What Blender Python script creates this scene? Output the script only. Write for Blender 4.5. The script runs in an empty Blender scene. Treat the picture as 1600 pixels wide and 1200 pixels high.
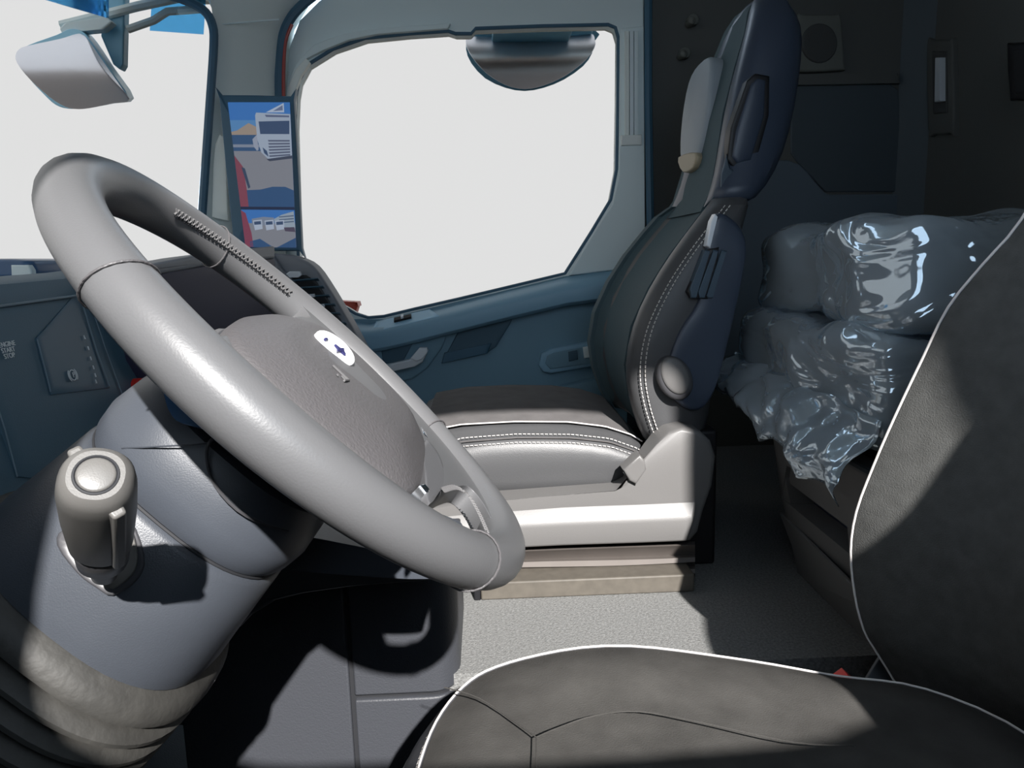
import bpy, bmesh, math, random
from mathutils import Vector, Matrix, noise, geometry
random.seed(7)
S = bpy.context.scene
COL = S.collection
V = Vector

# ------------------------------------------------------------------ camera
# world: X = towards the rear of the cab, Y = across to the passenger side, Z = up (tunnel carpet at 0), metres
F_PX, VPX, VPY, ROLL = 1150.0, 755.0, 405.0, math.radians(1.8)
CAM = V((0, 0, .58))
_dy = V(((VPX-800)/F_PX, -(VPY-600)/F_PX, -1)).normalized()
_u = V((-math.sin(ROLL), math.cos(ROLL), 0)); _u = (_u-_dy*_u.dot(_dy)).normalized()
_dx = _dy.cross(_u)
ROT = Matrix((_dx, _dy, _u))
cd = bpy.data.cameras.new('camera'); cam = bpy.data.objects.new('camera', cd); COL.objects.link(cam)
cam.matrix_world = Matrix.Translation(CAM) @ ROT.to_4x4()
cd.sensor_width = 36; cd.lens = F_PX*36/1600; cd.clip_start = .02; cd.clip_end = 200
S.camera = cam

# ------------------------------------------------------------------ sky, sun, exposure
W = bpy.data.worlds.new('sky'); S.world = W; W.use_nodes = True
bg = W.node_tree.nodes['Background']; bg.inputs[0].default_value = (1.85, 2.24, 2.69, 1); bg.inputs[1].default_value = 1.0
sd = bpy.data.lights.new('sun', 'SUN'); sun = bpy.data.objects.new('sun', sd); COL.objects.link(sun)
sd.energy = 12.0; sd.angle = math.radians(.9); sd.color = (1, .965, .93)
SUN_DIR = V((-.170, .81, -.586)).normalized()
sun.rotation_euler = SUN_DIR.to_track_quat('-Z', 'Y').to_euler()
S.view_settings.view_transform = 'Standard'; S.view_settings.look = 'None'
S.view_settings.gamma = 1; S.view_settings.use_curve_mapping = False
S.view_settings.exposure = 0.0

# ------------------------------------------------------------------ helpers
def _ray(px, py): return ROT @ V(((px-800)/F_PX, -(py-600)/F_PX, -1))
def at(px, py, Y): d = _ray(px, py); return CAM+d*(Y/d.y)
def atx(px, py, X): d = _ray(px, py); return CAM+d*(X/d.x)
def atz(px, py, Z): d = _ray(px, py); return CAM+d*((Z-CAM.z)/d.z)

MATS = {}
def M(name, col, rough=.5, metal=0., grain=0., scale=300., coat=0., vary=0., vscale=12., spec=.5, sheen=0., emit=None, detail=2.):
    m = bpy.data.materials.new(name); m.use_nodes = True; MATS[name] = m
    nt = m.node_tree; N = nt.nodes; L = nt.links; b = N['Principled BSDF']
    b.inputs['Base Color'].default_value = (*col, 1); b.inputs['Roughness'].default_value = rough
    b.inputs['Metallic'].default_value = metal; b.inputs['Specular IOR Level'].default_value = spec
    b.inputs['Coat Weight'].default_value = coat
    if sheen: b.inputs['Sheen Weight'].default_value = sheen; b.inputs['Sheen Roughness'].default_value = .4
    if emit: b.inputs['Emission Color'].default_value = (*emit[0], 1); b.inputs['Emission Strength'].default_value = emit[1]
    tc = N.new('ShaderNodeTexCoord')
    if vary:
        nz = N.new('ShaderNodeTexNoise'); nz.inputs['Scale'].default_value = vscale; nz.inputs['Detail'].default_value = 6
        L.new(tc.outputs['Object'], nz.inputs['Vector'])
        mp = N.new('ShaderNodeMapRange'); mp.inputs[1].default_value = .3; mp.inputs[2].default_value = .7
        mp.inputs[3].default_value = 1-vary; mp.inputs[4].default_value = 1+vary
        L.new(nz.outputs[0], mp.inputs[0])
        mx = N.new('ShaderNodeMix'); mx.data_type = 'RGBA'; mx.blend_type = 'MULTIPLY'; mx.inputs[0].default_value = 1
        mx.inputs[6].default_value = (*col, 1); L.new(mp.outputs[0], mx.inputs[7]); L.new(mx.outputs[2], b.inputs['Base Color'])
    if grain:
        nz = N.new('ShaderNodeTexNoise'); nz.inputs['Scale'].default_value = scale; nz.inputs['Detail'].default_value = detail
        L.new(tc.outputs['Object'], nz.inputs['Vector'])
        bp = N.new('ShaderNodeBump'); bp.inputs['Strength'].default_value = grain; bp.inputs['Distance'].default_value = .002
        L.new(nz.outputs[0], bp.inputs['Height']); L.new(bp.outputs[0], b.inputs['Normal'])
    return m

M('wheel_leather', (.110, .111, .115), .40, grain=.06, scale=700, spec=.5)
M('hub_vinyl', (.085, .081, .084), .5, grain=.35, scale=420, spec=.45)
M('hub_smooth', (.10, .10, .105), .45)
M('shroud', (.050, .057, .07), .42, grain=.08, scale=900, vary=.05)
M('shroud_dark', (.045, .051, .062), .42, grain=.12, scale=900, vary=.08)
M('gaiter', (.036, .035, .032), .62, grain=.25, scale=160, vary=.3, vscale=30)
M('stalk', (.12, .116, .11), .38, grain=.04, scale=1200)
M('stalk_dark', (.055, .055, .06), .35)
M('dash', (.07, .15, .21), .5, grain=.1, scale=600)  # dash colours carry the blue veil of window glare
M('dash_top', (.22, .235, .26), .55, grain=.1, scale=500)
M('dash_panel', (.065, .14, .20), .4)
M('dash_line', (.22, .30, .36), .4)
M('gloss_screen', (.045, .045, .08), .55, spec=.15)
M('inset_blue', (.06, .13, .25), .3)
M('console', (.042, .045, .053), .5, grain=.25, scale=450)
M('seam_dark', (.012, .013, .016), .7)
M('door', (.17, .31, .40), .5, grain=.1, scale=500)  # blue cast of the glare is put into the door colours
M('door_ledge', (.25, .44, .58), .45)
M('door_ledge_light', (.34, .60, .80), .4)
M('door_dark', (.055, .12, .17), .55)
M('trim_pale', (.84, .88, .84), .6, grain=.03, scale=300)
M('trim_lip', (.9, .95, .9), .55)
M('trim_frame', (.78, .88, .88), .55)
M('seal', (.05, .13, .20), .5)
M('red_paint', (.42, .06, .045), .35)
M('chrome', (.85, .87, .9), .16, metal=1.)
M('silver', (.75, .80, .85), .3, metal=.25)
M('rear_trim', (.10, .105, .10), .65, grain=.06, scale=250)
M('rear_trim_mid', (.065, .085, .10), .65)
M('rear_trim_low', (.11, .145, .18), .65)
M('speaker_grey', (.15, .16, .145), .65)
M('rear_dark', (.06, .063, .063), .7)
M('black', (.006, .006, .008), .5)
M('ceiling', (.6, .61, .59), .8)
M('carpet', (.185, .187, .184), .95, grain=.9, scale=420, vary=.28, vscale=240, detail=4, spec=.05)
M('seat_suede', (.055, .053, .050), .9, grain=.3, scale=700, vary=.18, vscale=22, spec=.1)
M('seat_back_suede', (.088, .089, .086), .9, grain=.35, scale=700, vary=.12, vscale=60, spec=.06)
M('seat_leather', (.06, .062, .07), .45, grain=.2, scale=600)
M('piping', (.72, .68, .66), .5)
M('stitch', (.66, .63, .6), .6)
M('stitch_grey', (.10, .098, .10), .6)
M('p_leather', (.066, .067, .070), .42, grain=.15, scale=650, spec=.45)
M('p_leather_blue', (.05, .085, .12), .45, grain=.25, scale=650)
M('p_fabric', (.06, .10, .115), .85, grain=.3, scale=600)
M('p_suede_top', (.09, .085, .085), .85, grain=.3, scale=600, vary=.15, vscale=25)
M('p_cover', (.13, .127, .125), .45, grain=.12, scale=800)
M('p_shell', (.04, .055, .085), .38, grain=.08, scale=700)
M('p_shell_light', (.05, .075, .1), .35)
M('pad_grey', (.30, .34, .37), .5, grain=.15, scale=500)
M('pad_beige', (.38, .32, .22), .5)
M('bellow', (.125, .11, .10), .5, vary=.08)
M('base_brown', (.09, .08, .066), .6, vary=.12, vscale=60)
M('bunk', (.13, .13, .13), .55, grain=.08, scale=700)
M('bunk_trim', (.08, .09, .10), .5)
M('slot_dark', (.012, .02, .05), .5)
M('buckle_red', (.75, .03, .02), .35)
M('bed_navy', (.05, .10, .20), .7, vary=.3, vscale=8)
M('bed_grey', (.58, .60, .64), .8, vary=.12, vscale=9)
M('bed_brown', (.50, .32, .25), .8, vary=.35, vscale=12)
M('asphalt', (.09, .09, .09), .9, vary=.1)
M('mirror_glass', (.80, .84, .92), .42, metal=.85)
M('mirror_shell', (.35, .70, .90), .35)
M('mirror_arm', (.20, .46, .64), .45)
M('mirror_arm_light', (.62, .75, .78), .45)
M('logo_white', (.93, .93, .94), .35)
M('logo_blue', (.02, .02, .08), .4)
M('white_mark', (.85, .9, .92), .5)
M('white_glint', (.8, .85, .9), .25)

def glassy(name, tint, gloss, rough=.02, bump=0., bscale=8., fres=.15, milk=None):
    m = bpy.data.materials.new(name); m.use_nodes = True; MATS[name] = m
    nt = m.node_tree; N = nt.nodes; L = nt.links; N.remove(N['Principled BSDF']); out = N['Material Output']
    tr = N.new('ShaderNodeBsdfTransparent'); tr.inputs[0].default_value = (*tint, 1)
    gl = N.new('ShaderNodeBsdfGlossy'); gl.inputs['Color'].default_value = (*gloss, 1); gl.inputs['Roughness'].default_value = rough
    mx = N.new('ShaderNodeMixShader'); lw = N.new('ShaderNodeLayerWeight'); lw.inputs[0].default_value = fres
    base = tr.outputs[0]
    if milk:   # thin plastic also scatters a little light
        df = N.new('ShaderNodeBsdfDiffuse'); df.inputs[0].default_value = (*milk[0], 1)
        m2 = N.new('ShaderNodeMixShader'); m2.inputs[0].default_value = milk[1]
        L.new(tr.outputs[0], m2.inputs[1]); L.new(df.outputs[0], m2.inputs[2]); base = m2.outputs[0]
    L.new(lw.outputs['Fresnel'], mx.inputs[0]); L.new(base, mx.inputs[1]); L.new(gl.outputs[0], mx.inputs[2])
    if bump:
        tc = N.new('ShaderNodeTexCoord')
        mp = N.new('ShaderNodeMapping'); mp.inputs['Scale'].default_value = (1, .5, 1.4); L.new(tc.outputs['Object'], mp.inputs[0])
        nz = N.new('ShaderNodeTexNoise'); nz.inputs['Scale'].default_value = bscale
        nz.inputs['Detail'].default_value = 2; nz.inputs['Distortion'].default_value = 1.2; L.new(mp.outputs[0], nz.inputs['Vector'])
        bp = N.new('ShaderNodeBump'); bp.inputs['Strength'].default_value = bump; bp.inputs['Distance'].default_value = .03
        L.new(nz.outputs[0], bp.inputs['Height']); L.new(bp.outputs[0], gl.inputs['Normal']); L.new(bp.outputs[0], lw.inputs['Normal'])
    L.new(mx.outputs[0], out.inputs[0]); return m
glassy('window_glass', (.635, .578, .527), (1, 1, 1), fres=.04)   # tint added to bring the brightened sky back to grey, two faces each
glassy('film', (.80, .87, .93), (.80, .92, 1.0), .06, 1.0, 8.0, fres=.70, milk=((.72, .84, .95), .40))
glassy('visor_acrylic', (.30, .62, .85), (.8, .9, 1), .1, fres=.1)

def emissive(name, col, s=1.):
    m = bpy.data.materials.new(name); m.use_nodes = True; MATS[name] = m
    b = m.node_tree.nodes['Principled BSDF']; b.inputs['Base Color'].default_value = (.01, .01, .012, 1); b.inputs['Roughness'].default_value = .3
    b.inputs['Emission Color'].default_value = (*col, 1); b.inputs['Emission Strength'].default_value = s
    return m

def link(o, parent=None):
    COL.objects.link(o)
    if parent is not None:
        o.parent = parent
        p = parent; L = V((0, 0, 0))
        while p is not None:
            L += p.location; p = p.parent
        o.matrix_parent_inverse = Matrix.Translation(-L) if parent.type == 'EMPTY' else Matrix.Identity(4)
    return o

def obj(name, verts, faces, mat, parent=None, smooth=True, sub=0, bevel=0., angle=40):
    me = bpy.data.meshes.new(name); me.from_pydata([tuple(v) for v in verts], [], faces)
    bm = bmesh.new(); bm.from_mesh(me)
    bmesh.ops.remove_doubles(bm, verts=bm.verts, dist=1e-6)
    bmesh.ops.recalc_face_normals(bm, faces=bm.faces); bm.to_mesh(me); bm.free()
    me.materials.append(MATS[mat])
    if smooth:
        for p in me.polygons: p.use_smooth = True
        try: me.set_sharp_from_angle(angle=math.radians(angle))
        except Exception: pass
    o = bpy.data.objects.new(name, me); link(o, parent)
    if bevel:
        b = o.modifiers.new('bevel', 'BEVEL'); b.width = bevel; b.segments = 3; b.limit_method = 'ANGLE'; b.angle_limit = math.radians(35)
        b.harden_normals = False
    if sub:
        s = o.modifiers.new('subdivision', 'SUBSURF'); s.levels = sub; s.render_levels = sub
    return o

def thing(name, label, cat, loc, group=None, kind=None):
    e = bpy.data.objects.new(name, None); COL.objects.link(e); e.location = loc; e.empty_display_size = .05
    return tag(e, label, cat, group, kind)
def tag(o, label=None, cat=None, group=None, kind=None):
    if label: o['label'] = label
    if cat: o['category'] = cat
    if group: o['group'] = group
    if kind: o['kind'] = kind
    return o

def crom(pts, n=4, closed=True):
    out = []; k = len(pts)
    rng = range(k) if closed else range(k-1)
    for i in rng:
        if closed: p0, p1, p2, p3 = pts[i-1], pts[i], pts[(i+1) % k], pts[(i+2) % k]
        else: p0, p1, p2, p3 = pts[max(i-1, 0)], pts[i], pts[i+1], pts[min(i+2, k-1)]
        for j in range(n):
            t = j/n
            out.append(.5*((2*p1)+(p2-p0)*t+(2*p0-5*p1+4*p2-p3)*t*t+(3*p1-p0-3*p2+p3)*t**3))
    if not closed: out.append(pts[-1].copy())
    return out

def loft(name, rings, mat, parent=None, caps=True, closed=True, **k):
    n = len(rings[0]); verts = [v for r in rings for v in r]; faces = []
    for i in range(len(rings)-1):
        for j in range(n if closed else n-1):
            a = i*n+j; b = i*n+(j+1) % n
            faces.append((a, b, b+n, a+n))
    if caps and closed:
        faces.append(tuple(range(n))); faces.append(tuple((len(rings)-1)*n+j for j in range(n)))
    return obj(name, verts, faces, mat, parent, **k)

def tube(name, pts, r, mat, parent=None, seg=8, closed=False, **k):
    rings = []; n = len(pts); prev = None
    for i, p in enumerate(pts):
        if closed: t = (pts[(i+1) % n]-pts[i-1]).normalized()
        else: t = (pts[min(i+1, n-1)]-pts[max(i-1, 0)]).normalized()
        a = prev if prev is not None else (V((0, 0, 1)) if abs(t.z) < .9 else V((1, 0, 0)))
        a = (a-t*a.dot(t)).normalized(); prev = a; b = t.cross(a)
        rr = r[i] if isinstance(r, (list, tuple)) else r
        rings.append([p+(a*math.cos(q)+b*math.sin(q))*rr for q in [2*math.pi*s/seg for s in range(seg)]])
    if closed: rings.append([v.copy() for v in rings[0]])
    return loft(name, rings, mat, parent, caps=not closed, **k)

def puff(name, pts, normal, thick, mat, parent=None, dome=0., bevel=.006, power=2.5, smooth_n=0, rings=6, **k):
    """A slab with real thickness: outline pts is its front edge, body goes back along -normal, front rounded and domed."""
    nrm = V(normal).normalized()
    if smooth_n: pts = crom(pts, smooth_n)
    c = sum(pts, V((0, 0, 0)))/len(pts); rad = sum((p-c).length for p in pts)/len(pts)
    R = [[p-nrm*thick for p in pts], [p-nrm*bevel for p in pts]]
    for q in (30, 60, 90):
        a = math.radians(q); ins = bevel*(1-math.cos(a))
        R.append([c+(p-c)*(1-ins/rad)-nrm*bevel*(1-math.sin(a)) for p in pts])
    s0 = 1-bevel/rad
    for i in range(1, rings):
        s = 1-i/rings
        R.append([c+(p-c)*s0*s+nrm*dome*(1-s**power) for p in pts])
    n = len(pts); verts = [v for r in R for v in r]+[c+nrm*dome]; faces = [tuple(range(n))]
    for i in range(len(R)-1):
        for j in range(n):
            a = i*n+j; b = i*n+(j+1) % n; faces.append((a, b, b+n, a+n))
    l = (len(R)-1)*n
    for j in range(n): faces.append((l+j, l+(j+1) % n, len(verts)-1))
    return obj(name, verts, faces, mat, parent, angle=50, **k)

def plate(name, outer, holes, d, mat, parent=None, bevel=0., **k):
    """Flat plate with holes; d = thickness vector added to the front outline."""
    loops = [outer]+holes; flat = [p for l in loops for p in l]; n = len(flat)
    tris = geometry.tessellate_polygon([[V(p) for p in l] for l in loops])
    verts = flat+[p+d for p in flat]; faces = [tuple(t) for t in tris]+[tuple(i+n for i in reversed(t)) for t in tris]
    s = 0
    for l in loops:
        for j in range(len(l)):
            a = s+j; b = s+(j+1) % len(l); faces.append((a, b, b+n, a+n))
        s += len(l)
    k.setdefault('smooth', False); return obj(name, verts, faces, mat, parent, bevel=bevel, **k)

def slab(name, pts, normal, thick, mat, parent=None, bevel=.003, rings=1, **k):
    return plate(name, pts, [], V(normal).normalized()*-thick, mat, parent, bevel=bevel, **k)

def box(name, lo, hi, mat, parent=None, bevel=.004, **k):
    x0, y0, z0 = lo; x1, y1, z1 = hi
    v = [V((x, y, z)) for x in (x0, x1) for y in (y0, y1) for z in (z0, z1)]
    f = [(0, 1, 3, 2), (4, 6, 7, 5), (0, 4, 5, 1), (2, 3, 7, 6), (0, 2, 6, 4), (1, 5, 7, 3)]
    return obj(name, v, f, mat, parent, bevel=bevel, **k)
def px(l, Y): return [at(a, b, Y) for a, b in l]
def pxx(l, X): return [atx(a, b, X) for a, b in l]
NY = (0, -1, 0)

def stitches(name, paths, mat, parent, step=.006, ln=.0035, r=.0007, zig=0., off=None):
    """short threads along paths joined in one part"""
    verts = []; faces = []
    for path in paths:
        d = 0; acc = []
        for a, b in zip(path, path[1:]):
            L = (b-a).length
            while d < L:
                acc.append((a+(b-a)*(d/L), (b-a).normalized())); d += step
            d -= L
        for i, (p, t) in enumerate(acc):
            side = V((0, 0, 1)) if off is None else off(p)
            w = t.cross(side).normalized()
            dirs = [t*ln] if not zig else [t*ln*.6+w*zig, t*ln*.6-w*zig]
            for dd in dirs:
                a, b = p-dd*.5, p+dd*.5; n0 = dd.cross(side).normalized()*r; n1 = side.normalized()*r*1.6
                k = len(verts); verts += [a-n0, a+n0, b+n0, b-n0, a+n1, b+n1]
                faces += [(k, k+1, k+4), (k+2, k+3, k+5), (k+1, k+2, k+5, k+4), (k+3, k, k+4, k+5), (k, k+3, k+2, k+1)]
    return tag(obj(name, verts, faces, mat, parent, smooth=False), kind='stuff')

# ================================================================== SETTING
YW = 2.15       # passenger-side window plane
WIN = [(466, 420), (463, 300), (460, 200), (462, 150), (466, 127), (480, 101), (520, 76), (570, 59), (640, 52), (700, 48), (712, 52), (736, 52),
       (743, 44), (850, 40), (950, 38), (962, 43), (967, 60), (966, 160), (964, 265), (955, 312), (925, 362), (883, 428), (800, 448), (720, 467), (650, 483), (600, 495), (575, 497), (556, 491), (520, 470)]
tag(box('floor', (-1.0, .965, -.06), (1.3, 2.2, 0), 'carpet', bevel=0), 'grey flecked carpet over the cab floor between the seats', 'floor', kind='structure')
tag(box('floor_footwell', (-1.1, -.1, -.36), (1.3, 2.2, -.30), 'console', bevel=0), 'dark floor of the driver footwell under the wheel', 'floor', kind='structure')
tag(box('ceiling', (-.85, -.2, 1.62), (1.4, 2.4, 1.68), 'ceiling', bevel=0), 'pale grey cab roof lining above both seats', 'ceiling', kind='structure')
tag(box('wall_front', (-1.06, -.1, -.36), (-1.0, 2.3, .50), 'dash', bevel=0), 'dark bulkhead in front of the dashboard', 'wall', kind='structure')
wr = thing('wall_right', 'grey moulded side lining behind the passenger door', 'wall', (1., 2.2, 0), kind='structure')
# rear part of the passenger side, behind the door
o = at(1012, 100, 2.15).x
box('side_lining', (o-.03, 2.15, -.3), (1.4, 2.2, 1.62), 'rear_trim', wr, bevel=0)
slab('recessed_panel', px([(1236, 150), (1240, 132), (1390, 130), (1404, 140), (1410, 300), (1290, 300), (1250, 258), (1236, 240)], 2.145), NY, .02, 'rear_trim_mid', wr, bevel=.004)
slab('lower_lining', px([(1120, 250), (1232, 250), (1250, 257), (1262, 268), (1290, 302), (1300, 304), (1418, 303), (1430, 308), (1433, 322), (1436, 520), (1120, 560)], 2.14), NY, .02, 'rear_trim_low', wr, bevel=.005)
puff('upper_ledge', px([(1236, 116), (1404, 114), (1408, 130), (1236, 133)], 2.13), NY, .02, 'rear_trim', wr, bevel=.006)
tag(box('wall_rear', (1.25, -.2, -.3), (1.32, 2.2, 1.62), 'rear_trim', bevel=0), 'dark rear wall of the sleeper cab', 'wall', kind='structure')
puff('corner_post', [V((1.25, 2.15, -.2)), V((1.19, 2.15, -.2)), V((1.25, 2.09, -.2))], (0, 0, 1), -1.8, 'rear_trim_mid', wr, bevel=.001)
# driver-side wall, unseen; its window opening is shaped to cut the sun patches
win_l = crom([V((x, 0, z)) for x, z in ((-.19, .69), (-.185, .80), (-.15, 1.0), (-.11, 1.2), (-.07, 1.32), (-.02, 1.37), (.1, 1.40), (.3, 1.405), (.53, 1.405), (.60, 1.395), (.632, 1.35), (.635, 1.2), (.642, 1.05), (.662, .93), (.680, .82), (.640, .745), (.57, .685), (.46, .640), (.3, .630), (.1, .628), (-.12, .635))], 3)
def yl(p, y): return V((p.x, y, p.z))
wl = thing('wall_left', 'unseen driver side wall, window opening shaped for the sun patches', 'wall', (0, -.1, 0), kind='structure')
plate('side_panel', [V((-1.06, -.09, -.36)), V((1.32, -.09, -.36)), V((1.32, -.09, 1.64)), V((-.7, -.09, 1.64)), V((-1.06, -.09, .5))],
      [[yl(p, -.09) for p in win_l]], V((0, -.05, 0)), 'rear_trim', wl, smooth=False)
tag(box('ground', (-16, -16, -2.1), (16, 18, -2.0), 'asphalt', bevel=0), 'unseen asphalt yard added under the truck', 'ground', kind='structure')  # out of view; added as the dark lower part of mirror reflections

# ---- passenger door
d1 = thing('door_1', 'passenger door with pale window frame and dark lower panel coloured with blue glare', 'door', at(740, 700, 2.15), kind='structure')
OUT = [(447, 470), (447, 300), (447, 150), (452, 75), (468, 32), (498, 2), (540, -25), (990, -30), (1006, -20), (1007, 200), (1008, 440), (800, 500), (560, 540)]
win_w = px(WIN, 2.12)
plate('window_frame', px(OUT, 2.12), [list(reversed(win_w))], V((0, .06, 0)), 'trim_frame', d1, bevel=.003)
tube('window_seal', [p+V((0, .0, 0)) for p in px(WIN, 2.125)], .006, 'seal', d1, closed=True)
lip = px([(452, 178), (456, 140), (462, 118), (478, 92), (505, 78), (545, 62), (590, 53), (700, 44), (704, 36), (590, 44), (535, 52), (490, 70), (464, 98), (450, 125), (444, 178)], 2.105)
slab('frame_lip', lip, NY, .02, 'trim_frame', d1, bevel=.002, rings=1)
slab('pillar_lip', px([(446, 178), (450, 135), (462, 108), (478, 90), (484, 97), (470, 118), (462, 140), (461, 178)], 2.10), NY, .02, 'trim_lip', d1, bevel=.002, rings=1)
slab('rear_frame_panel', px([(969, 44), (1006, 40), (1008, 416), (888, 431), (925, 368), (957, 318), (967, 275)], 2.112), NY, .02, 'trim_frame', d1, bevel=.004, rings=1)
for i, xx in enumerate((977, 984, 991)):
    puff('handle_rib', px([(xx, 48), (xx+6, 48), (xx+6, 212), (xx, 212)], 2.10), NY, .02, 'trim_lip' if i == 0 else 'trim_frame', d1, bevel=.002)
puff('handle_foot', px([(971, 211), (1003, 210), (1003, 226), (971, 227)], 2.10), NY, .03, 'trim_pale', d1, bevel=.003)
# lower panel and belt ledge (swept along the belt line)
low = px([(520, 500), (556, 499), (600, 499), (720, 470), (880, 434), (960, 426), (1008, 419), (1010, 800), (520, 800)], 2.11)
plate('lower_panel', low, [], V((0, .06, 0)), 'door', d1)
belt = [(540, 500), (558, 503), (580, 505), (605, 501), (660, 488), (720, 473), (800, 453), (880, 434), (945, 425), (1008, 419)]
rings = []
for a, b in belt:
    p = at(a, b, 2.13); rings.append([V((p.x, 2.15, p.z)), V((p.x, 2.12, p.z+.004)), V((p.x, 2.075, p.z-.014)), V((p.x, 2.056, p.z-.026)), V((p.x, 2.052, p.z-.036)), V((p.x, 2.058, p.z-.068)), V((p.x, 2.072, p.z-.078)), V((p.x, 2.11, p.z-.080)), V((p.x, 2.15, p.z-.080))])
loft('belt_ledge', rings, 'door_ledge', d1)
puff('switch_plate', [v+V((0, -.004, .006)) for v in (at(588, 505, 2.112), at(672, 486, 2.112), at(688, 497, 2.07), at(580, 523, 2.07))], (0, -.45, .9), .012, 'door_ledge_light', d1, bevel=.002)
wsw = puff('window_switch', [v+V((0, -.004, .013)) for v in (at(616, 503, 2.10), at(643, 497, 2.10), at(643, 502, 2.085), at(616, 508, 2.085))], (0, -.45, .9), .012, 'seam_dark', d1, bevel=.002)
puff('switch_mark', [v+V((0, -.006, .018)) for v in (at(627, 501, 2.10), at(631, 500, 2.10), at(631, 504, 2.085), at(627, 505, 2.085))], (0, -.45, .9), .006, 'white_glint', wsw, bevel=.001)
slab('handle_bezel', px([(560, 560), (585, 545), (700, 520), (690, 545), (668, 575), (645, 592), (610, 600), (560, 610)], 2.095), NY, .03, 'door', d1, bevel=.005)
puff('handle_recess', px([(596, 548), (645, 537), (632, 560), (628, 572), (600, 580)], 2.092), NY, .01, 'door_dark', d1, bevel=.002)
hb = [(590, 573), (640, 562), (655, 545), (666, 545), (669, 549), (660, 566), (648, 573), (592, 585)]
dp = slab('door_pull', px(hb, 2.045), NY, .03, 'silver', d1, bevel=.004)
puff('pull_tip', px([(641, 560), (655, 544), (667, 544), (669, 549), (659, 562), (650, 565)], 2.04), NY, .025, 'white_glint', dp, bevel=.004)  # near-white colour stands for the chrome's bright reflection
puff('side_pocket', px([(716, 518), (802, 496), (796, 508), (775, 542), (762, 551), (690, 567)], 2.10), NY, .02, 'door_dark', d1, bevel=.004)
puff('pocket_rim', px([(694, 552), (768, 536), (762, 552), (690, 568)], 2.094), NY, .02, 'seal', d1, bevel=.003)
gz = puff('grab_bezel', px([(842, 570), (846, 553), (862, 545), (936, 532), (940, 570), (860, 584), (848, 581)], 2.09), NY, .03, 'door_ledge', d1, bevel=.006)
puff('grab_recess', px([(852, 568), (855, 556), (866, 551), (936, 538), (938, 566), (860, 577)], 2.087), NY, .01, 'door', gz, bevel=.002)
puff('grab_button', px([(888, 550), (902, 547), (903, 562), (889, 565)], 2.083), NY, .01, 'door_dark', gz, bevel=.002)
puff('grab_button', px([(911, 543), (934, 539), (934, 557), (913, 560)], 2.08), NY, .02, 'trim_frame', gz, bevel=.003)
puff('map_pocket', px([(620, 640), (790, 622), (935, 592), (945, 610), (945, 760), (620, 760)], 2.075), NY, .05, 'door', d1, bevel=.015)
# panes
gl = plate('window_1', px(WIN, 2.165), [], V((0, .005, 0)), 'window_glass', None, smooth=False)
tag(gl, 'clear side window pane of the passenger door', 'window', kind='structure')
ws = []
for i in range(14):
    y = -.08+i*.172; bow = .10*(1-((y-1.0)/1.05)**2)
    ws.append([V((-.86-bow, y, .50)), V((-.80-bow, y, .85)), V((-.70-bow, y, 1.36)), V((-.705-bow, y, 1.36)), V((-.805-bow, y, .85)), V((-.865-bow, y, .50))])
tag(loft('window_2', ws, 'window_glass', None), 'large clear windscreen in front of the dashboard', 'window', kind='structure')

# ---- A-pillar and header trim
t1 = thing('trim_1', 'pale grey pillar lining between windscreen and passenger door', 'pillar', at(380, 430, 2.05), kind='structure')
rows = [(-90, 300, 440), (-40, 316, 447), (0, 336, 470), (40, 341, 446), (120, 338, 438), (220, 331, 438), (330, 324, 440), (460, 312, 445)]
rings = []
for y, l, r in rows:
    l -= 7; r += 3
    rings.append([at(l, y, 1.975), at(l+(r-l)*.3, y, 2.0), at(l+(r-l)*.7, y, 2.05), at(r, y, 2.10), at(r, y, 2.10)+V((0, .06, 0)), at(l, y, 1.975)+V((-.03, .12, 0))])
loft('pillar_lining', rings, 'trim_pale', t1, bevel=0)
slab('pillar_backing', px([(320, 470), (334, 200), (338, 40), (320, -60), (458, -60), (454, 150), (452, 470)], 2.17), NY, .03, 'trim_pale', t1, bevel=0)
puff('pillar_seam', px([(341, 37), (436, 29), (436, 31), (341, 39)], 1.985), NY, .004, 'trim_frame', t1, bevel=.0005)
tube('windscreen_seal', crom(px([(308, 470), (315, 350), (321, 260), (328, 160), (334, 70), (332, 40), (322, 20), (302, 6), (270, -6), (220, -22)], 1.965), 3, False), .011, 'seal', t1)
tube('door_seal', crom(px([(437, 175), (436, 120), (440, 65), (452, 32), (472, 8), (500, -14)], 2.09), 4, False), .013, 'seal', t1)
tube('painted_flange', crom(px([(443, 160), (443, 110), (446, 65), (456, 38)], 2.085), 4, False), .005, 'red_paint', t1)
puff('lit_trim_patch', px([(331, 340), (333, 260), (336, 225), (343, 210), (352, 215), (356, 345)], 1.97), NY, .01, 'trim_lip', t1, bevel=.003)  # lit bit of the lining, put in as a paler patch
t2 = thing('trim_2', 'header above the windscreen', 'header', (-.75, 1., 1.3), kind='structure')
loft('header_lining', [[V((-.72-b, y, 1.27)), V((-.5, y, 1.40)), V((-.5, y, 1.64)), V((-.86-b, y, 1.64)), V((-.80-b, y, 1.27))] for y, b in ((-.1, 0), (.5, .07), (1., .1), (1.5, .07), (1.95, 0), (2.14, -.03))], 'trim_pale', t2)
t3 = tube('trim_3', px([(1013, -60), (1013, 150), (1016, 330), (1018, 480)], 2.10), .011, 'seal')
tag(t3, 'dark rubber seal along the rear edge of the passenger door', 'seal', kind='structure')

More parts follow.
